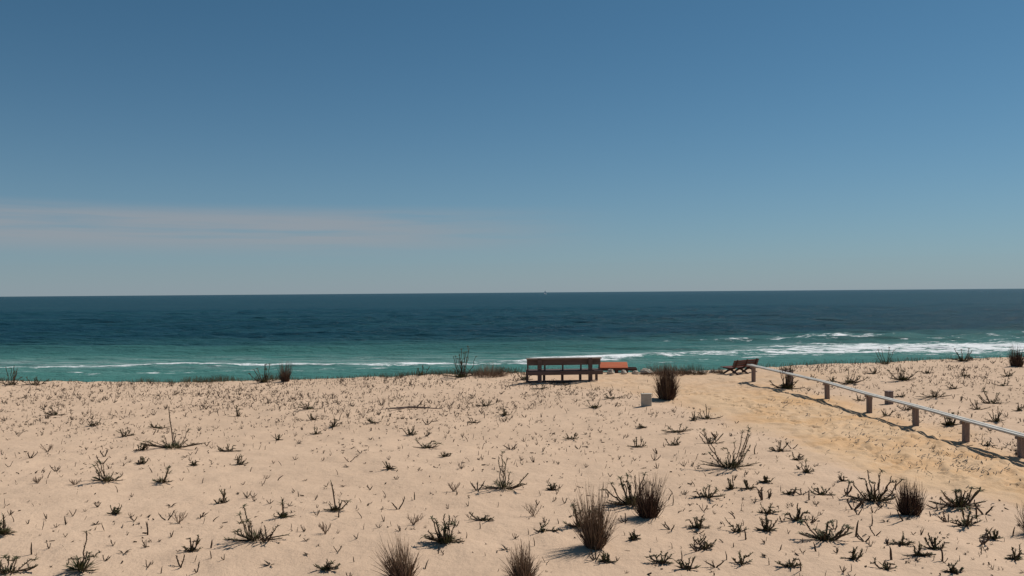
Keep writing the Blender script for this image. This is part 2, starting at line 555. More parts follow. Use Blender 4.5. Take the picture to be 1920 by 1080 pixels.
sy_ = np.concatenate([np.arange(76, 190, .45), np.arange(190, 330, .9), np.arange(330, 700, 3.0), np.geomspace(703, 70000, 40)])
sea = grid_mesh('sea', sx_, sy_, sea_z, M['sea'])
tag(sea, 'green blue sea with white breakers', 'sea', kind='structure')
nv = len(sea.data.vertices)
co = np.empty(nv * 3); sea.data.vertices.foreach_get('co', co); co = co.reshape(-1, 3)
x_, y_ = co[:, 0], co[:, 1]
a_sh = sstep(200, 108, y_ - .22 * x_ * (x_ > 0)) ** 1.3
dn = y_ - near_y(x_) - 1.6 * vnoise(x_ / 7 + 1, 8 + 0 * x_)
wn_ = np.interp(x_, [-80, -20, -8, 0, 4, 14, 19, 26, 38, 60, 100], [2.4, 3.0, 2.6, 2.2, 5, 6, 4, 10, 15, 21, 22])
sn_ = np.interp(x_, [-80, -55, -20, -8, 0, 5, 14, 18, 24, 34, 46, 80], [.60, .60, .70, .55, .55, .80, .80, .45, .46, .56, .72, .80])
a_f = sn_ * np.where(dn < 0, np.exp(-(dn / (wn_ * .45)) ** 2), np.exp(-(dn / wn_) ** 2))
df = y_ - far_y(x_) - 2.2 * vnoise(x_ / 11 + 7, 2 + 0 * x_)
sf_ = np.interp(x_, [-80, 15, 32, 42, 55, 66, 72, 76, 82, 120], [.0, .0, .22, .40, .46, .40, .20, .20, .40, .40])
a_f = np.maximum(a_f, (sf_ + .5 * vnoise(x_ / 3, 4 + 0 * x_)) * np.exp(-(df / 2.4) ** 2))
d2 = y_ - near_y(x_) + 7 + 3 * vnoise(x_ / 10, 1 + 0 * x_)
a_f = np.maximum(a_f, .33 * np.exp(-(d2 / 2.0) ** 2))
a_ch = np.exp(-((y_ - near_y(x_) - 6) / 10) ** 2)
for nm, arr in (('shallow', a_sh), ('foam', a_f), ('churn', a_ch)):
    at_ = sea.data.attributes.new(nm, 'FLOAT', 'POINT')
    at_.data.foreach_set('value', np.ascontiguousarray(arr, dtype=np.float32))

# ------------------------------------------------------------------ sailing boat near the horizon
bx_, by_ = sea_pt(1022, 552.2)
bt = tag(empty('sailing_boat', (bx_, by_, SEA_Z), R(25)), 'tiny white sailing boat far out below the horizon', 'boat')
bt.scale = (1.3, 1.3, 1.3)
hull = MB()
sec = [(-5.2, 1.2, .1, 1.1), (-3, 1.7, -.4, 1.1), (0, 1.9, -.6, 1.15), (3, 1.3, -.4, 1.3), (5.6, .06, .5, 1.55)]
for x, w, zb, zt in sec:
    hull.v += [(x, -w, zt), (x, -w * .8, zb + .3), (x, 0, zb), (x, w * .8, zb + .3), (x, w, zt)]
for i in range(4):
    for k in range(4):
        hull.f.append((i * 5 + k, i * 5 + k + 1, i * 5 + k + 6, i * 5 + k + 5))
    hull.f.append((i * 5 + 4, i * 5, i * 5 + 5, i * 5 + 9))
hull.f.append((0, 4, 3, 2, 1))
hull.build('hull', M['boat_white'], bt)
MB().tube([(0.6, 0, 1.0), (0.6, 0, 13)], [.09, .05], 6).build('mast', M['boat_mast'], bt)
def sail(pts, nm):
    s_ = MB()
    a, b_, c_ = map(Vector, pts)
    nn = 6
    for i in range(nn + 1):
        for k in range(nn + 1):
            p = (a.lerp(b_, k / nn)).lerp(c_, i / nn * .995)
            p.y += .7 * math.sin(math.pi * i / nn * .9) * math.sin(math.pi * k / nn)
            s_.v.append(tuple(p))
    for i in range(nn):
        for k in range(nn):
            q = i * (nn + 1) + k
            s_.f.append((q, q + 1, q + nn + 2, q + nn + 1))
    o = s_.build(nm, M['sail_cloth'], bt, True)
    md = o.modifiers.new('thickness', 'SOLIDIFY'); md.thickness = .03
sail(((.45, 0, 2.2), (-4.2, 0, 2.2), (.5, 0, 12.6)), 'mainsail')
sail(((5.3, 0, 1.7), (1.0, .3, 2.0), (.8, 0, 11.5)), 'jib')

# ------------------------------------------------------------------ furniture
# long wooden bench seen from behind
pL, pR = hit(1012, 720), hit(1107, 718)
ax = (pR - pL); rz = math.atan2(ax.y, ax.x); span = math.hypot(ax.x, ax.y)
bp = (pL + pR) / 2
bench = tag(empty('wooden_bench', (bp.x, bp.y, min(pL.z, pR.z)), rz), 'long dark brown wooden bench with plank backrest facing the sea', 'bench')
s1 = span / 2
lx, rx = -s1 - .42, s1 + .36
cxm, LL = (lx + rx) / 2, rx - lx
def bpart(nm, c, size, rot=None, m_='bench_wood', bevel=.008, par=bench):
    return MB().box(c, size, rot, bevel).build(nm, M[m_], par)
for xx in (-s1, s1):
    bpart('rear_post', (xx, 0, .37), (.135, .075, .98))
bpart('backrest_plank', (cxm, .066, .715), (LL, .045, .20))
bpart('top_rail', (cxm, .045, .842), (LL + .05, .15, .045), None, 'pale_brown')
bpart('lower_plank', (cxm + .03, -.062, .365), (LL + .05, .04, .135))
for k in range(3):
    bpart('seat_plank', (cxm, .16 + .15 * k, .43), (LL, .135, .04))
for xx in (lx + .05, -s1 + .21, -.02, s1 - .26, rx - .06):
    bpart('leg', (xx, .53, .19), (.085, .07, .43))
    bpart('seat_bearer', (xx, .30, .385), (.05, .52, .045))
for xx in (-s1 + .19, -.06, s1 - .30):
    bpart('back_strut', (xx, .115, .56), (.055, .05, .52))
for xx in (lx + .035, rx - .035):
    bpart('back_strut', (xx, .115, .56), (.05, .05, .52))
bpart('ground_beam', (cxm, .42, .035), (LL - .1, .09, .07))

# red slatted lounger behind it
p0, p1 = hit(1122, 699), hit(1193, 699)
lo = tag(empty('slatted_lounger', ((p0.x + p1.x) / 2, p0.y, min(p0.z, p1.z)), R(-4)), 'low orange red slatted lounger on a dark frame among pale stones', 'lounger')
Lw = p1.x - p0.x
tilt = Matrix.Rotation(R(15), 3, 'X')
for k in range(5):
    c = Vector((-.14, -.05, .205)) + tilt @ Vector((0, -.26 + .13 * k + .26, 0))
    MB().box(c, (Lw * .76, .115, .028), tilt, .006).build('slat', M['red_wood'], lo)
for xx in (-Lw * .36, Lw * .02, Lw * .22):
    MB().box(Vector((xx - .06, -.05, .17)) + tilt @ Vector((0, .26, 0)), (.05, .66, .04), tilt).build('bearer', M['dark_wood'], lo)
MB().box((.02, -.08, .13), (Lw * 1.02, .06, .09), None, .008).build('frame_rail', M['dark_wood'], lo)
MB().box((.02, .46, .13), (Lw * 1.02, .06, .09), None, .008).build('frame_rail', M['dark_wood'], lo)
for xx in (-Lw * .42, -.02, Lw * .24, Lw * .47):
    for yy in (-.08, .46):
        MB().box((xx, yy, .03), (.12, .09, .16), None, .008).build('leg', M['dark_wood'], lo)
for yy in (.30, .46):
    for xx in (-Lw * .36, Lw * .20):
        MB().box((xx - .06, yy + .03, .22), (.04, .04, .14)).build('prop', M['dark_wood'], lo)

# bench with splayed feet at the head of the railing, its back turned to the sun
pb = hit(1388, 700)
b2 = tag(empty('slatted_bench', (pb.x, pb.y, pb.z), R(38)), 'low dark red slatted bench with splayed crossed feet beside the railing end', 'bench')
BL = 1.45
b2.scale = (1, 1, .9)
for k in range(3):
    MB().box((0, -.22 - .032 * k, .335 + .09 * k), (BL, .03, .082), Matrix.Rotation(R(19), 3, 'X'), .006).build('backrest_slat', M['maroon_wood'], b2)
for k in range(4):
    MB().box((0, .30 - .12 * k, .265 - .006 * k), (BL, .10, .03), None, .006).build('seat_slat', M['maroon_wood'], b2)
for xx in (-.56, 0, .56):
    MB().tube([(xx, .34, -.02), (xx, .1, .14), (xx, -.16, .235), (xx, -.25, .34), (xx, -.33, .58)], [.035, .04, .045, .04, .03], 6).build('support', M['dark_wood'], b2)
    MB().tube([(xx, -.36, -.02), (xx, -.12, .12), (xx, .10, .205), (xx, .34, .235)], [.035, .04, .03, .02], 6).build('foot', M['dark_wood'], b2)

# small grey marker box
p = hit(1212, 765)
mk = tag(empty('marker_box', (p.x, p.y, p.z), R(6)), 'small grey upright concrete box on the sand beside the vase shaped bush', 'marker')
MB().box((0, 0, .155), (.265, .13, .37), None, .012).build('body', M['concrete'], mk)
MB().box((0, 0, .348), (.285, .15, .024), None, .006).build('cap', M['concrete'], mk)
MB().box((0, 0, -.005), (.31, .18, .05), None, .008).build('plinth', M['concrete'], mk)

# stumps beyond the railing
def stump(px, py, w, h, label):
    p = hit(px, py)
    o = tag(empty('wooden_post', (p.x, p.y, p.z), R(12)), label, 'post')
    MB().box((0, 0, h / 2 - .06), (w, w * .8, h + .12), None, .02).build('shaft', M['post_wood'], o)
    MB().box((0, 0, h + .012), (w * 1.06, w * .86, .03), None, .012).build('cap', M['post_wood'], o)
stump(1667, 757, .19, .33, 'short square brown wooden post standing alone just beyond the railing')
stump(1481, 722, .19, .44, 'squat brown wooden post with dark green spurge around its foot')

# railing
posts = [hit(*q) for q in ((1413, 719), (1551, 751), (1630, 777), (1717, 803), (1811, 832), (1916, 862))]
ext = posts[-1] + (posts[-1] - posts[-2]) * 1.05
ext.z = gz(ext.x, ext.y)
posts.append(ext)
RHS = [.57, .49, .47, .46, .45, .43, .43]
rl = tag(empty('wooden_railing', tuple(posts[0])), 'low wooden railing of twin pale rails on short brown posts along the path', 'railing')
o0 = posts[0]
tops = []
for i, p in enumerate(posts):
    n_ = posts[min(i + 1, len(posts) - 1)] - posts[max(i - 1, 0)]
    a = math.atan2(n_.y, n_.x)
    q, RH = p - o0, RHS[i]
    MB().box((q.x, q.y, q.z + RH / 2 - .10), (.115, .11, RH + .16), Matrix.Rotation(a, 3, 'Z') @ Matrix.Rotation(R((.9, -1.4, 1.1, -.6, 1.6, -1.0, .5)[i]), 3, 'Y'), .012).build('post', M['post_wood'], rl)
    tops.append(Vector((q.x, q.y, q.z + RH)))
for i in range(len(tops) - 1):
    a, b_ = tops[i], tops[i + 1]
    d = (b_ - a).normalized()
    if i == 0:
        a = a - d * .32
    s_ = d.cross(Vector((0, 0, 1))).normalized()
    rot = Matrix((s_, d, s_.cross(d))).transposed()
    for off in (-.058, .058):
        MB().box((a + b_) / 2 + s_ * off + Vector((0, 0, .0222)), (.084, (b_ - a).length - .01, .04), rot, .008).build('rail', M['rail_wood'], rl)
    MB().box(tops[i] + Vector((0, 0, -.024)), (.21, .085, .045), rot, .006).build('cross_piece', M['post_wood'], rl)

# pale rocks round the lounger
def rock(px, py, w, h, seed, label):
    p = hit(px, py)
    k = ppm(p)
    rr = random.Random(seed)
    W, H = w / k, h / k
    s_ = MB()
    nu, nv_ = 10, 6
    for j in range(nv_ + 1):
        ph = math.pi * j / nv_
        for i in range(nu):
            th = 2 * math.pi * i / nu
            r = 1 + rr.uniform(-.2, .2)
            s_.v.append((W / 2 * r * math.sin(ph) * math.cos(th), W * .42 * r * math.sin(ph) * math.sin(th), H * .35 + H * .62 * r * math.cos(ph)))
    for j in range(nv_):
        for i in range(nu):
            s_.f.append((j * nu + i, (j + 1) * nu + i, (j + 1) * nu + (i + 1) % nu, j * nu + (i + 1) % nu))
    o = s_.build('rock', M['stone'])
    o.location = p
    tag(o, label, 'rock', 'pale rocks along the crest')
rock(1145, 702, 15, 9, 1, 'pale rock in front of the red lounger, nearest to the long bench')
rock(1170, 702, 12, 8, 2, 'small pale rock in front of the middle of the red lounger')
rock(1191, 702, 13, 8, 3, 'rounded pale rock at the outer end of the red lounger frame')
rock(1212, 701, 26, 11, 4, 'wide low rock half buried beside the vase shaped bush')

rock(1296, 701, 20, 8, 5, 'low sandy rock on the crest below the greenish grass clump')
rock(1317, 701, 14, 7, 6, 'small sandy rock between the low sandy rock and the low bench')
rock(1337, 700, 18, 7, 7, 'pale flat rock beside the feet of the low dark red bench')

# ------------------------------------------------------------------ plants
def curve_pts(rr, d, L, rise, n=6, wob=.05):
    """points of a stem that leaves in direction d and turns upwards by rise"""
    p, out = Vector((0, 0, 0)), [Vector((0, 0, -.02))]
    d = Vector(d).normalized()
    for i in range(n):
        d = (d + Vector((rr.uniform(-wob, wob), rr.uniform(-wob, wob), rise / n + rr.uniform(-wob, wob)))).normalized()
        p = p + d * L / n
        out.append(Vector((p.x, p.y, max(p.z, .012))))
    return out
def clothe(mb, rr, pts, t0, n, L, w, spread=.8):
    """leaves along a stem from fraction t0 to the tip"""
    k = len(pts) - 1
    for i in range(n):
        u = (t0 + (1 - t0) * (i + .5) / n) * k
        j = min(int(u), k - 1)
        p = pts[j].lerp(pts[j + 1], u - j)
        d = (pts[j + 1] - pts[j]).normalized()
        a = rr.uniform(0, 6.28)
        side = Vector((math.cos(a), math.sin(a), rr.uniform(-.2, .5)))
        mb.leaf(p, d * .8 + side * spread, L * rr.uniform(.7, 1.2), w, rr.uniform(-.05, .15))
def rosette(mb, rr, n, L, w, zlo=.25, zhi=1.4, rad=.03):
    for i in range(n):
        a = rr.uniform(0, 6.28)
        d = Vector((math.cos(a), math.sin(a), rr.uniform(zlo, zhi)))
        q = Vector((math.cos(a) * rr.uniform(0, rad), math.sin(a) * rr.uniform(0, rad), .0))
        mb.leaf(q, d, L * rr.uniform(.6, 1.15), w, rr.uniform(0, .25))
def spurge(px, py, w, h, label, group=None, seed=0, stems=6, flat=3, base=45, tuft=True, lean=0.0, thick=1.0, cat='plant', name='spurge_plant', tall=None):
    p = hit(px, py)
    k = ppm(p)
    W, H = w / k, h / k
    rr = random.Random(seed * 77 + int(px) * 3 + int(py))
    o = tag(empty(name, p), label, cat, group)
    mb = MB()
    thick *= 1.15
    rosette(mb, rr, int(base * 1.25), max(.06, min(.20, H * .45)), .012 * thick, .2, 2.2, W * .15 if name == 'spurge_plant' else min(W * .10, .03))
    mb.build('leaf_rosette', M['leaf'], o)
    for i in range(stems):
        x = max(-1.1, min(1.1, rr.gauss(0, .55) + lean))
        hh = rr.choice((.35, .5, .7, .85, 1.0, 1.0)) * rr.uniform(.85, 1.08)
        end = Vector((x * W * .5, rr.uniform(-.35, .35) * W, H * hh * (1 - .25 * x * x)))
        root = Vector((x * W * .10, rr.uniform(-.05, .05), -.02))
        bow = rr.uniform(.15, .55)                                  # outward first, then up
        pts = []
        for j in range(8):
            u = j / 7
            q = root.lerp(end, u)
            q.z = root.z + (end.z - root.z) * (u ** (1 + bow))
            q += Vector((rr.uniform(-1, 1), rr.uniform(-1, 1), rr.uniform(-.6, .6))) * .035 * end.length * (1 if 0 < j else 0)
            pts.append(Vector((q.x, q.y, max(q.z, -.02 if j == 0 else .012))))
        if rr.random() < .3:                                        # nodding tip
            pts[-1] = pts[-2] + Vector((math.copysign(.05, x), 0, -.004))
        L = sum((pts[j + 1] - pts[j]).length for j in range(7))
        so = MB().tube(pts, [.0085 * thick * (1 - .45 * j / 7) for j in range(8)], 4).build('stem', M['twig' if rr.random() < .16 else 'stem'], o)
        mb = MB()
        clothe(mb, rr, pts, rr.choice((.15, .35, .6)), int(12 + L * 46), .034, .011 * thick, .75)
        if tuft and rr.random() < .6:
            tip = pts[-1]
            for q in range(rr.randint(8, 18)):
                a = rr.uniform(0, 6.28)
                mb.leaf(tip, (math.cos(a), math.sin(a), rr.uniform(-.2, 1.0)), rr.uniform(.04, .10), .013 * thick, .15)
        elif rr.random() < .5:                                      # a forked side shoot
            j = rr.randint(3, 5)
            e2 = pts[j] + Vector((rr.uniform(-.1, .1), rr.uniform(-.08, .08), rr.uniform(.03, .12)))
            sp = [pts[j], pts[j].lerp(e2, .5) + Vector((0, 0, -.01)), e2]
            mb.tube(sp, [.006 * thick, .005 * thick, .003], 3)
            clothe(mb, rr, sp, .2, 9, .035, .011 * thick, .8)
        mb.build('leaf_spray', M['leaf'], so)
    for i in range(flat):
        a = math.pi + rr.uniform(-.55, .45) if i % 3 else rr.uniform(-.5, .5)
        L = W * rr.uniform(.35, .6)
        pts = [q * 1 for q in curve_pts(rr, (math.cos(a), math.sin(a) * .8, .10), L, .12, 5, .07)]
        so = MB().tube(pts, [.009 * thick * (1 - .5 * j / 5) for j in range(6)], 4).build('runner', M['stem'], o)
        mb = MB()
        clothe(mb, rr, pts, .45, int(8 + L * 14), .05, .013 * thick, .6)
        mb.build('leaf_spray', M['leaf'], so)
    if tall:
        H2 = tall / k
        pts = curve_pts(rr, (-.06, .02, 1), H2, 0, 6, .05)
        so = MB().tube(pts, [.013 * (1 - .4 * j / 6) for j in range(7)], 4).build('flower_stalk', M['stem'], o)
        mb = MB()
        clothe(mb, rr, pts, .45, 14, .06, .015, .5)
        mb.build('leaf_spray', M['leaf'], so)
    return o
def tuft(px, py, w, h, label, seed=0, n=230, m_='dry_grass', basew=.30, wisps=8, group=None, bw=.0050, lean=0.0):
    p = hit(px, py)
    k = ppm(p)
    W, H = w / k, h / k
    rr = random.Random(seed + 991)
    o = tag(empty('grass_tuft', p), label, 'grass tuft', group)
    def bl(mb, hh, ww):
        a, r = rr.uniform(0, 6.28), math.sqrt(rr.random())
        bx, by = math.cos(a) * r * W * .5 * basew, math.sin(a) * r * W * .5 * basew
        tx, ty = math.cos(a) * r * W * .5 * rr.uniform(.5, 1.45), math.sin(a) * r * W * .5 * rr.uniform(.5, 1.45)
        zt = H * hh * (1 - .22 * r * r) * (1 + .24 * math.sin(2 * a + seed) * r + .14 * math.sin(5 * a + 2 * seed) * r)
        tx += lean * H
        e, ex = rr.uniform(-.03, .03), rr.uniform(.9, 1.7)
        pts = [(bx + (tx - bx) * q ** ex + e * math.sin(q * 3), by + (ty - by) * q ** ex - e * math.sin(q * 3), -.03 + (zt + .03) * q) for q in (0, .25, .5, .75, 1)]
        mb.blade(pts, ww)
    mb = MB()
    for i in range(n):
        bl(mb, .35 + .75 * rr.random() ** 1.15, bw * rr.uniform(.7, 1.3))
    tag(mb.build('blades', M[m_], o), kind='stuff')
    mb = MB()
    for i in range(n // 5):
        bl(mb, rr.uniform(.45, 1.05), bw * .9)
    tag(mb.build('straw_blades', M['straw'], o), kind='stuff')
    mb = MB()
    for i in range(n // 3):
        bl(mb, rr.uniform(.2, .5), bw * 1.1)
    tag(mb.build('dead_thatch', M['dark_grass'], o), kind='stuff')
    for i in range(wisps):
        mb = MB()
        bl(mb, rr.uniform(1.0, 1.18), bw * .7)
        mb.build('stalk', M['straw'], o)
    return o
def dead_twig(px, py, w, h, seed=0):
    p = hit(px, py); k = ppm(p); W, H = w / k, h / k
    rr = random.Random(seed + int(px))
    mb = MB()
    for i in range(9):
        x = rr.uniform(-.5, .5)
        pts = curve_pts(rr, (x * W, rr.uniform(-.4, .4) * W, H), math.hypot(x * W, H), .1, 5, .16)
        mb.tube(pts, [.0045, .004, .0035, .003, .0025, .002], 3, False)
        for j in (2, 3, 4):
            q = curve_pts(rr, (rr.uniform(-1, 1), rr.uniform(-1, 1), .9), H * .35, .1, 3, .2)
            mb.tube([pts[j] + e - Vector((0, 0, -.02)) * 0 for e in q], [.003, .0025, .002, .0015], 3, False)
    o = mb.build('dead_shrub', M['twig']); o.location = p
    tag(o, 'pale leafless dead shrub ' + near_words(p), 'dead shrub', 'small dead shrubs on the sand')

# -- the grass tufts
tuft(1115, 1030, 78, 112, 'tall brown dry grass tuft with a spurge growing against its side', 1, 330)
tuft(1216, 972, 66, 80, 'brown dry grass tuft rising behind the tallest dry tuft, with spurge at its side', 2, 280, 'dark_grass', .42)
tuft(1706, 970, 52, 62, 'dark brown dry grass tuft by the path edge with long wispy stalks', 3, 380, 'dark_grass', .5, 9)
tuft(755, 1090, 84, 78, 'loose straw brown grass tuft standing alone, tips spreading leftwards', 4, 210, 'dry_grass', .35, 10, lean=-.12)
tuft(980, 1092, 70, 66, 'thin straw brown grass tuft between the lone loose tuft and the tallest one', 5, 200, 'dry_grass', .35)
tuft(1250, 749, 44, 62, 'dense vase shaped dark bush of dry stalks beside the grey box', 6, 620, 'dark_grass', .52, 10, bw=.009)
tuft(535, 717, 29, 37, 'reddish dry grass clump on the dune crest left of the long bench', 7, 200, 'dark_grass', .45, 6, bw=.007)
tuft(1906, 688, 30, 38, 'dark dry grass clump on the crest beyond the railing', 8, 240, 'dark_grass', .6, 6, bw=.008)
tuft(1946, 1004, 64, 54, 'dark dry grass tuft growing at the very edge of the path', 9, 260, 'dark_grass', .5, 6)
tuft(1250, 702, 95, 20, 'low wide brown grass mound on the crest behind the vase shaped bush', 10, 420, 'dry_grass', .9, 10, bw=.006)
tuft(1300, 702, 60, 20, 'greenish dune grass clump on the crest next to the low brown mound', 11, 220, 'fringe', .9, 8, bw=.006)
tuft(915, 706, 78, 24, 'sprawling dry brown bush on the crest beside a green spurge', 12, 300, 'dry_grass', .7, 8, bw=.006)
tuft(1475, 700, 30, 12, 'short dry grass clump behind the squat post', 13, 110, 'dark_grass', .8, 4, bw=.006)

tuft(1345, 701, 26, 12, 'short dry grass clump against the feet of the low dark red bench', 14, 110, 'dry_grass', .8, 4, bw=.006)
# -- the large spurges, one by one
BIG = [
 (325, 843, 108, 32, 'wide sprawling spurge with one tall flower stalk on open sand', dict(stems=9, flat=8, base=110, tall=78)),
 (480, 1020, 105, 62, 'leggy spurge with upright and sideways stems and long runners', dict(stems=7, flat=6, base=60)),
 (152, 1074, 62, 76, 'tall thin spurge with four upright stems above a dense rosette', dict(stems=5, flat=3, base=70)),
 (945, 921, 82, 66, 'spurge with five fanned stems and a leafy tuft on top', dict(stems=6, flat=6, base=60)),
 (836, 1020, 72, 52, 'dense dark spurge with many upright stems near the loose grass tuft', dict(stems=13, flat=5, base=90, thick=1.2)),
 (1185, 950, 95, 58, 'bushy spurge pressed against the second dry grass tuft', dict(stems=13, flat=6, base=80, thick=1.2)),
 (1088, 992, 55, 42, 'spurge partly hidden by the tallest dry grass tuft', dict(stems=9, flat=6, base=60)),
 (1370, 880, 100, 76, 'large spurge with about ten upright stems beside the path', dict(stems=13, flat=8, base=120)),
 (1640, 943, 95, 56, 'spurge with a flat green leaf head beside the dark grass tuft', dict(stems=11, flat=8, base=80, thick=1.2)),
 (1800, 953, 92, 38, 'low spreading spurge with curling fleshy stems on the path edge', dict(stems=14, flat=4, base=60, thick=1.5)),
 (1812, 988, 60, 34, 'small spurge with curled stems just below the curling fleshy one', dict(stems=8, flat=3, base=36, thick=1.2)),
 (1546, 1018, 95, 36, 'matted dark spurge with a long leaning stem amid seedlings', dict(stems=12, flat=6, base=90, thick=1.3)),
 (1325, 936, 66, 22, 'low spurge with drooping arms lying on open sand', dict(stems=8, flat=4, base=36)),
 (200, 905, 66, 38, 'branched spurge leaning over long flat runners', dict(stems=7, flat=6, base=36, lean=-.25)),
 (304, 908, 44, 32, 'small spurge with a single stem curving upward and a long runner', dict(stems=3, flat=4, base=50)),
 (629, 961, 42, 24, 'compact green rosette with a tall bent flower stalk', dict(stems=3, flat=2, base=80, tall=52)),
 (532, 974, 36, 26, 'round green rosette with one forked stalk', dict(stems=2, flat=2, base=80, tall=34)),
 (8, 1004, 48, 34, 'dark green rosette with a thick upright stem', dict(stems=4, flat=3, base=90, tall=36)),
 (14, 1082, 90, 34, 'spreading spurge with several leafy arms at the foot of the slope', dict(stems=9, flat=3, base=50)),
 (612, 1074, 44, 16, 'flat rosette at the end of a long fallen stem', dict(stems=4, flat=4, base=60)),
 (865, 709, 64, 56, 'green leafy spurge with tall bare shoots on the crest', dict(stems=20, flat=4, base=150, thick=1.5)),
 (1475, 731, 56, 44, 'dark green spurge crowding the squat post behind the railing', dict(stems=18, flat=4, base=260, thick=1.8)),
 (1592, 722, 58, 30, 'fan shaped spurge with spread arms beyond the railing', dict(stems=10, flat=4, base=60, thick=1.4)),
 (1693, 716, 52, 26, 'grey green bushy spurge beyond the railing near the crest', dict(stems=12, flat=4, base=110, thick=1.4)),
 (1781, 801, 38, 26, 'round dark spurge directly behind the railing', dict(stems=9, flat=6, base=110, thick=1.4)),
 (1660, 684, 34, 30, 'thin upright shoots on the crest beyond the railing', dict(stems=7, flat=2, base=30, thick=1.4)),
 (1806, 678, 56, 22, 'spread spiky plant on the crest beyond the railing', dict(stems=12, flat=3, base=60, thick=1.6)),
 (496, 718, 46, 38, 'upright spiky plant on the crest touching the reddish grass clump', dict(stems=13, flat=2, base=50, thick=1.6)),
 (22, 723, 44, 36, 'tall sparse shoots on the far end of the crest', dict(stems=10, flat=2, base=30, thick=1.5)),
 (66, 723, 46, 15, 'low spreading plant on the crest beside the tall sparse shoots', dict(stems=8, flat=3, base=30, thick=1.4)),
 (790, 706, 28, 22, 'small upright plant on the crest beside the green leafy spurge', dict(stems=6, flat=2, base=30, thick=1.4)),
 (985, 714, 26, 26, 'leafy plant tucked against the end of the long bench', dict(stems=8, flat=2, base=50, thick=1.4)),
 (1016, 731, 30, 9, 'low dark plant in front of the long bench post', dict(stems=6, flat=3, base=60, thick=1.2)),
 (1750, 748, 56, 15, 'straggling low spurge behind the railing beyond the lone short post', dict(stems=8, flat=6, base=40, thick=1.2)),
 (1860, 757, 46, 30, 'branched spurge with forked arms high behind the railing', dict(stems=7, flat=4, base=24, thick=1.3)),
 (1868, 792, 40, 28, 'spurge of thin forked stems close behind the railing', dict(stems=7, flat=3, base=40, thick=1.1)),
 (1115, 768, 26, 18, 'neat round green rosette between the long bench and the grey box', dict(stems=4, flat=2, base=90)),
 (1326, 786, 52, 20, 'spiky star shaped rosette with one tall shoot at the path head', dict(stems=5, flat=5, base=60, tall=26)),
 (1268, 815, 52, 13, 'flat spiky rosette with a fallen stem', dict(stems=6, flat=5, base=60)),
 (800, 842, 48, 17, 'low twin headed spurge on the open sand', dict(stems=6, flat=4, base=50)),
 (1150, 748, 36, 10, 'flattened dry looking plant near the grey box', dict(stems=6, flat=5, base=30)),
 (580, 769, 46, 16, 'broad low rosette below the reddish crest clump', dict(stems=8, flat=3, base=60)),
 (1513, 889, 26, 22, 'single dark rosette at the path side', dict(stems=4, flat=2, base=70)),
 (1495, 980, 34, 34, 'crooked dark shoot with bent arms among seedlings', dict(stems=4, flat=2, base=14, thick=1.5)),
]
for i, (px, py, w, h, lab, kw) in enumerate(BIG):
    spurge(px, py, w, h, lab, seed=i + 1, **kw)

# -- landmarks that the labels of the smaller plants refer to
LM = [(1058, 720, 'the long bench'), (1212, 765, 'the grey box'), (1250, 749, 'the vase shaped bush'), (772, 767, 'the fallen branch'),
      (1115, 1030, 'the tallest dry tuft'), (1216, 972, 'the tuft behind the tallest one'), (1706, 970, 'the dark tuft by the path'),
      (755, 1090, 'the lone loose tuft'), (980, 1092, 'the thin straw tuft'), (535, 716, 'the reddish crest clump'), (1906, 688, 'the dark crest clump'),
      (325, 843, 'the spurge with one tall stalk'), (480, 1020, 'the leggy spurge'), (152, 1074, 'the four stemmed spurge'),
      (945, 921, 'the spurge with fanned stems'), (836, 1020, 'the dense dark spurge'), (1370, 880, 'the large ten stemmed spurge'),
      (1640, 943, 'the spurge with a green head'), (1800, 953, 'the curling fleshy spurge'), (1546, 1018, 'the matted dark spurge'),
      (200, 905, 'the branched leaning spurge'), (629, 961, 'the rosette with a bent stalk'), (865, 709, 'the green crest spurge'),
      (1592, 722, 'the fan shaped spurge'), (1693, 716, 'the grey green bushy spurge'), (1781, 801, 'the round dark spurge'), (1667, 757, 'the lone short post'),
      (800, 842, 'the twin headed spurge'), (1325, 936, 'the spurge with drooping arms'), (580, 769, 'the broad low rosette'), (66, 723, 'the sparse crest shoots'),
      (1326, 786, 'the star shaped rosette'), (1860, 757, 'the spurge with forked arms')]
LM = [(hit(a, b_), n_) for a, b_, n_ in LM]
def near_words(q):
    d, p, n_ = min(((Vector((q.x - p.x, (q.y - p.y), 0)).length, p, n_) for p, n_ in LM), key=lambda e: e[0])
    if d < .6:
        w = 'close beside'
    elif abs(q.y - p.y) > abs(q.x - p.x):
        w = 'seaward of' if q.y > p.y else 'inland of'
    else:
        w = 'along the shore from'
    return w + ' ' + n_
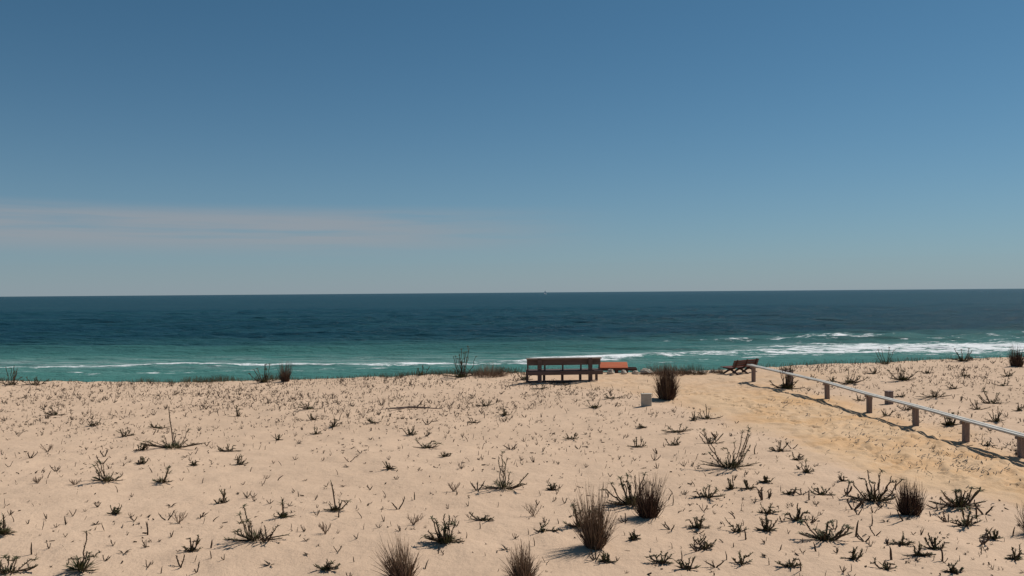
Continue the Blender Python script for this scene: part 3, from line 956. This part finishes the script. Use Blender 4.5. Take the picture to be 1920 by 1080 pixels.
# -- middling ones
MID = {
 'short spiky spurge with few arms on the open sand': ('middling spurges on the open sand',
   [(105, 779, 42, 18), (173, 800, 26, 14), (298, 803, 36, 12), (232, 818, 30, 14), (430, 846, 40, 18), (448, 872, 30, 18), (586, 788, 36, 14), (592, 817, 22, 10),
    (415, 942, 22, 30), (213, 966, 24, 14), (360, 1037, 30, 28), (730, 882, 24, 14), (770, 817, 26, 22), (833, 858, 24, 10), (1072, 825, 38, 12), (1195, 838, 36, 18),
    (1262, 836, 24, 18), (1036, 920, 22, 12), (906, 978, 48, 14), (1020, 1000, 62, 13), (1190, 1017, 16, 16), (910, 762, 34, 12), (700, 795, 26, 14), (945, 780, 22, 16),
    (890, 793, 22, 14), (1205, 802, 22, 10), (625, 800, 20, 16), (265, 846, 16, 12), (363, 875, 16, 12), (265, 868, 20, 12), (445, 780, 14, 20), (520, 826, 20, 12)]),
 'short spiky spurge on the sand beside the path': ('middling spurges beside the path',
   [(1372, 915, 30, 26), (1402, 917, 26, 22), (1462, 846, 40, 20), (1494, 862, 22, 14), (1540, 930, 48, 20), (1440, 966, 32, 16), (1385, 998, 28, 18), (1438, 994, 40, 28),
    (1310, 992, 36, 26), (1318, 1030, 34, 18), (1390, 1060, 40, 20), (1290, 1070, 36, 22), (1480, 1066, 40, 20), (1720, 1044, 56, 20), (1755, 1030, 40, 26), (1690, 1020, 40, 14),
    (1860, 1012, 36, 18), (1600, 1052, 40, 22), (1660, 1066, 36, 20), (1790, 1072, 36, 18), (1905, 1046, 32, 22), (1436, 905, 20, 12), (1330, 830, 46, 30), (1480, 930, 26, 18),
    (1300, 790, 20, 16), (1580, 905, 24, 16), (1240, 1056, 40, 18), (1140, 1054, 30, 16)]),
 'short spiky spurge among the plants beyond the railing': ('middling spurges beyond the railing',
   [(1612, 752, 30, 14), (1660, 780, 40, 18), (1850, 838, 32, 14), (1835, 768, 40, 22), (1690, 745, 24, 10), (1560, 716, 24, 16), (1880, 724, 40, 14), (1790, 730, 30, 12),
    (1740, 700, 26, 14), (1640, 700, 24, 12), (1520, 712, 22, 12), (1910, 770, 26, 18), (1890, 705, 26, 14), (1700, 770, 30, 14), (1810, 705, 22, 12)]),
}
for lab, (grp, items) in MID.items():
    for i, (px, py, w, h) in enumerate(items):
        rr = random.Random(px)
        lb = '%s small spurge %s' % (('spiky', 'leggy', 'low wide')[0 if h > w * .6 and w < 30 else 1 if h > w * .6 else 2], near_words(hit(px, py)))
        spurge(px, py, w, h, lb, lb.replace('small spurge', 'small spurges'), seed=i + 300, stems=rr.randint(4, 7), flat=rr.randint(1, 3), base=rr.randint(12, 34), tuft=False, thick=1.15, name='small_spurge')
for i, (px, py, w, h) in enumerate(((335, 982, 44, 20), (90, 846, 36, 14), (775, 986, 52, 20), (1000, 966, 44, 24), (275, 845, 36, 14), (140, 910, 30, 12), (610, 1000, 28, 20),
                                    (850, 925, 30, 16), (70, 905, 28, 12))):
    dead_twig(px, py, w, h, i)
# fallen branch
p = hit(772, 767)
k = ppm(p)
br = tag(empty('fallen_branch', p, R(4)), 'long dark fallen branch lying flat on the sand', 'branch')
MB().tube([(-57 / k, -.05, .02), (-25 / k, .02, .05), (0, .05, .06), (25 / k, .04, .04), (55 / k, -.1, .02)], [.012, .025, .03, .022, .008], 6).build('limb', M['drift_wood'], br)
MB().tube([(-10 / k, .03, .05), (-30 / k, -.3, .03), (-48 / k, -.45, .02)], [.018, .014, .006], 5).build('side_branch', M['drift_wood'], br)
MB().tube([(8 / k, .05, .05), (18 / k, .1, .18), (22 / k, .1, .26)], [.016, .012, .005], 5).build('side_branch', M['drift_wood'], br)

# -- seedlings: the nearest 300 one by one, the rest as ground cover
def sprout_mesh(rr, kind, S=1.0):
    mb = MB()
    if kind == 0:                                    # star of pointed leaves
        for i in range(rr.randint(4, 8)):
            a = rr.uniform(0, 6.28)
            mb.leaf((0, 0, -.005), (math.cos(a), math.sin(a), rr.uniform(.2, 1.3)), rr.uniform(.05, .11) * S, .018 * S, .2)
    elif kind == 1:                                  # single bent shoot
        pts = curve_pts(rr, (rr.uniform(-.6, .6), rr.uniform(-.4, .4), 1), rr.uniform(.09, .17) * S, .2, 4, .25)
        mb.tube(pts, [.009 * S, .008 * S, .008 * S, .006 * S, .003 * S], 4)
        for i in range(4):
            a = rr.uniform(0, 6.28)
            mb.leaf(pts[0], (math.cos(a), math.sin(a), .3), .06 * S, .016 * S, .1)
    else:                                            # two or three forked arms
        for i in range(rr.randint(2, 4)):
            a = rr.uniform(0, 6.28)
            pts = curve_pts(rr, (math.cos(a), math.sin(a) * .7, rr.uniform(.2, .9)), rr.uniform(.08, .15) * S, .7, 4, .15)
            mb.tube(pts, [.009 * S, .008 * S, .007 * S, .006 * S, .004 * S], 4)
            clothe(mb, rr, pts, .4, 5, .035 * S, .012 * S, .6)
    return mb
rr = random.Random(5)
protos = [(sprout_mesh(rr, i % 3).mesh('seedling', M['sprout']), i % 3) for i in range(18)]
NAMES = ['pointed leaves', 'one bent shoot', 'forked arms']
def region(px, py):
    """how many seedlings the photograph shows there, 0..1"""
    if py > 925 and px > 1230:
        return 1.0
    if px > 1430 and py < 690 + (px - 1430) * .40:
        return .85
    if px < 1000 and py < 800:
        return .8
    if px > 1000 and py < 830 and px < 1340:
        return .4
    if px < 700:
        return .42
    return .34
pts_all = []
tries = 0
while len(pts_all) < 300 and tries < 20000:
    tries += 1
    px, py = rr.uniform(0, 1920), 745 + 330 * rr.random()
    if rr.random() > region(px, py) * (1.0 if py > 850 else .6):
        continue
    q = hit(px, py)
    if path_mask(q.x, q.y) < 1.0:
        continue
    if any((q - e).length < .22 for e in pts_all):
        continue
    pts_all.append(q)
for q in pts_all:
    me, kd = rr.choice(protos)
    o = bpy.data.objects.new('seedling', me)
    col.objects.link(o)
    o.location = q
    s_ = rr.choice((.6, .8, .9, 1.1, 1.4)) * (1.15 if q.x > 2.5 else .9)
    o.scale = (s_, s_, s_ * rr.uniform(.8, 1.2))
    o.rotation_euler = (0, 0, rr.uniform(0, 6.28))
    lb = 'tiny seedling with %s %s' % (NAMES[kd], near_words(q))
    tag(o, lb, 'seedling', lb.replace('tiny seedling', 'seedlings'))
# ground cover of the tiniest shoots, bits of stalk and leaf litter
mb = MB()
n_try = 0
cnt = 0
small = [sprout_mesh(rr, k % 3, .62) for k in range(14)]
while cnt < 12500 and n_try < 260000:
    n_try += 1
    x, y = rr.uniform(-22, 23), 8 + 26.5 * rr.random() ** .8
    if abs(x) > y * .62 + .6:
        continue
    yc = float(crest_y(x))
    if y > yc + .3:
        continue
    px = 960 + x / y * F_PX
    py = 548 + (CAM_Z) / y * F_PX
    dens = region(px, py)
    if y > 24 and x < 3:
        dens = 1.0
    cl_ = float(vnoise(x * .7 + 40, y * .7)) + .5
    if rr.random() > dens * (.10 + 1.9 * cl_ ** 1.6):
        continue
    e = float(path_mask(np.array(x), np.array(y)))
    if e < 1.0 and rr.random() > .04:
        continue
    cnt += 1
    z = gz(x, y)
    n = len(mb.v)
    r_ = rr.random()
    if r_ < .74:                                     # shoot
        src = rr.choice(small)
        s_ = rr.choice((.3, .45, .6, .8, 1.05)) * (1.35 if y > 22 else 1.0)
        ca, sa = math.cos(r_ * 99), math.sin(r_ * 99)
        mb.v += [(x + s_ * (ca * a - sa * b_), y + s_ * (sa * a + ca * b_), z + s_ * c_ * 1.15) for a, b_, c_ in src.v]
        mb.f += [tuple(i + n for i in f) for f in src.f]
    else:                                            # bit of stalk or litter
        a, L = rr.uniform(0, 6.28), rr.choice((.015, .025, .04, .07))
        mb.tube([(x, y, z + .004), (x + math.cos(a) * L, y + math.sin(a) * L, gz(x + math.cos(a) * L, y + math.sin(a) * L) + rr.uniform(.004, .03))], rr.uniform(.004, .011), 3)
for i in range(1900):
    y = rr.uniform(11, 25)
    c_ = float(np.interp(y, pl_y, pl_x))
    x = c_ + rr.gauss(.25, .45) * float(path_half(y))
    if rr.random() > (float(vnoise(x * 1.3, y * 1.3)) + .55) * (1.0 if y < 19 else .35):
        continue
    a, L = R(56) + rr.gauss(0, .35), rr.uniform(.03, .13)
    mb.tube([(x, y, gz(x, y) + .034), (x + math.cos(a) * L, y + math.sin(a) * L, gz(x + math.cos(a) * L, y + math.sin(a) * L) + .05)], rr.uniform(.004, .009), 3)
tag(mb.build('ground_cover', M['sprout']), 'scatter of tiny dark shoots and litter over the sand', 'ground cover', kind='stuff')
# thin grass fringe along the crest
mb = MB()
for i in range(11000):
    x = rr.uniform(-23, 24) if i < 6000 else rr.uniform(-23, 2)
    yc = float(crest_y(x))
    cl_ = float(vnoise(x * 1.1 + 4, 2.0)) + float(vnoise(x * .33, 7.0)) + .55
    if rr.random() > cl_ * .8 or (0.2 < x < 8.6 and rr.random() < .65):
        continue
    y = yc + rr.gauss(.75, .55)
    z = gz(x, y)
    h = rr.uniform(.05, .18) * (.5 + 1.0 * max(cl_, 0))
    dx, dy = rr.uniform(-.5, .5) * h, rr.uniform(-.4, .4) * h
    mb.blade([(x, y, z - .02), (x + dx * .35, y + dy * .35, z + h * .6), (x + dx, y + dy, z + h)], .006)
tag(mb.build('crest_grass', M['fringe']), 'thin fringe of short dune grass along the crest', 'grass', kind='stuff')

# ------------------------------------------------------------------ sand drifted against the larger plants and posts
heaps = [(o.matrix_basis.translation.copy(), .30, .035 if o.name.startswith('grass') else .026) for o in col.objects if o.parent is None and o.name.split('.')[0] in ('grass_tuft', 'spurge_plant')]
for o in col.objects:
    if o.parent is None and o.name.split('.')[0] in ('grass_tuft', 'spurge_plant'):
        o.location.z += .022
heaps += [(q.copy(), .22, .045) for q in posts] + [(mk.location.copy(), .30, .04), (pL.copy(), .35, .04), (pR.copy(), .35, .04)]
for o in (ground_o, path_o):
    co = np.empty(len(o.data.vertices) * 3); o.data.vertices.foreach_get('co', co); co = co.reshape(-1, 3)
    add = np.zeros(len(co))
    for q, r_, h_ in heaps:
        m_ = (np.abs(co[:, 0] - q.x) < r_ * 3.2) & (np.abs(co[:, 1] - q.y) < r_ * 3)
        dx, dy = co[m_, 0] - q.x + .08, co[m_, 1] - q.y
        add[m_] = np.maximum(add[m_], h_ * np.exp(-(dx / (r_ * 1.2)) ** 2 - (dy / r_) ** 2))
    co[:, 2] += add
    o.data.vertices.foreach_set('co', co.ravel()); o.data.update()
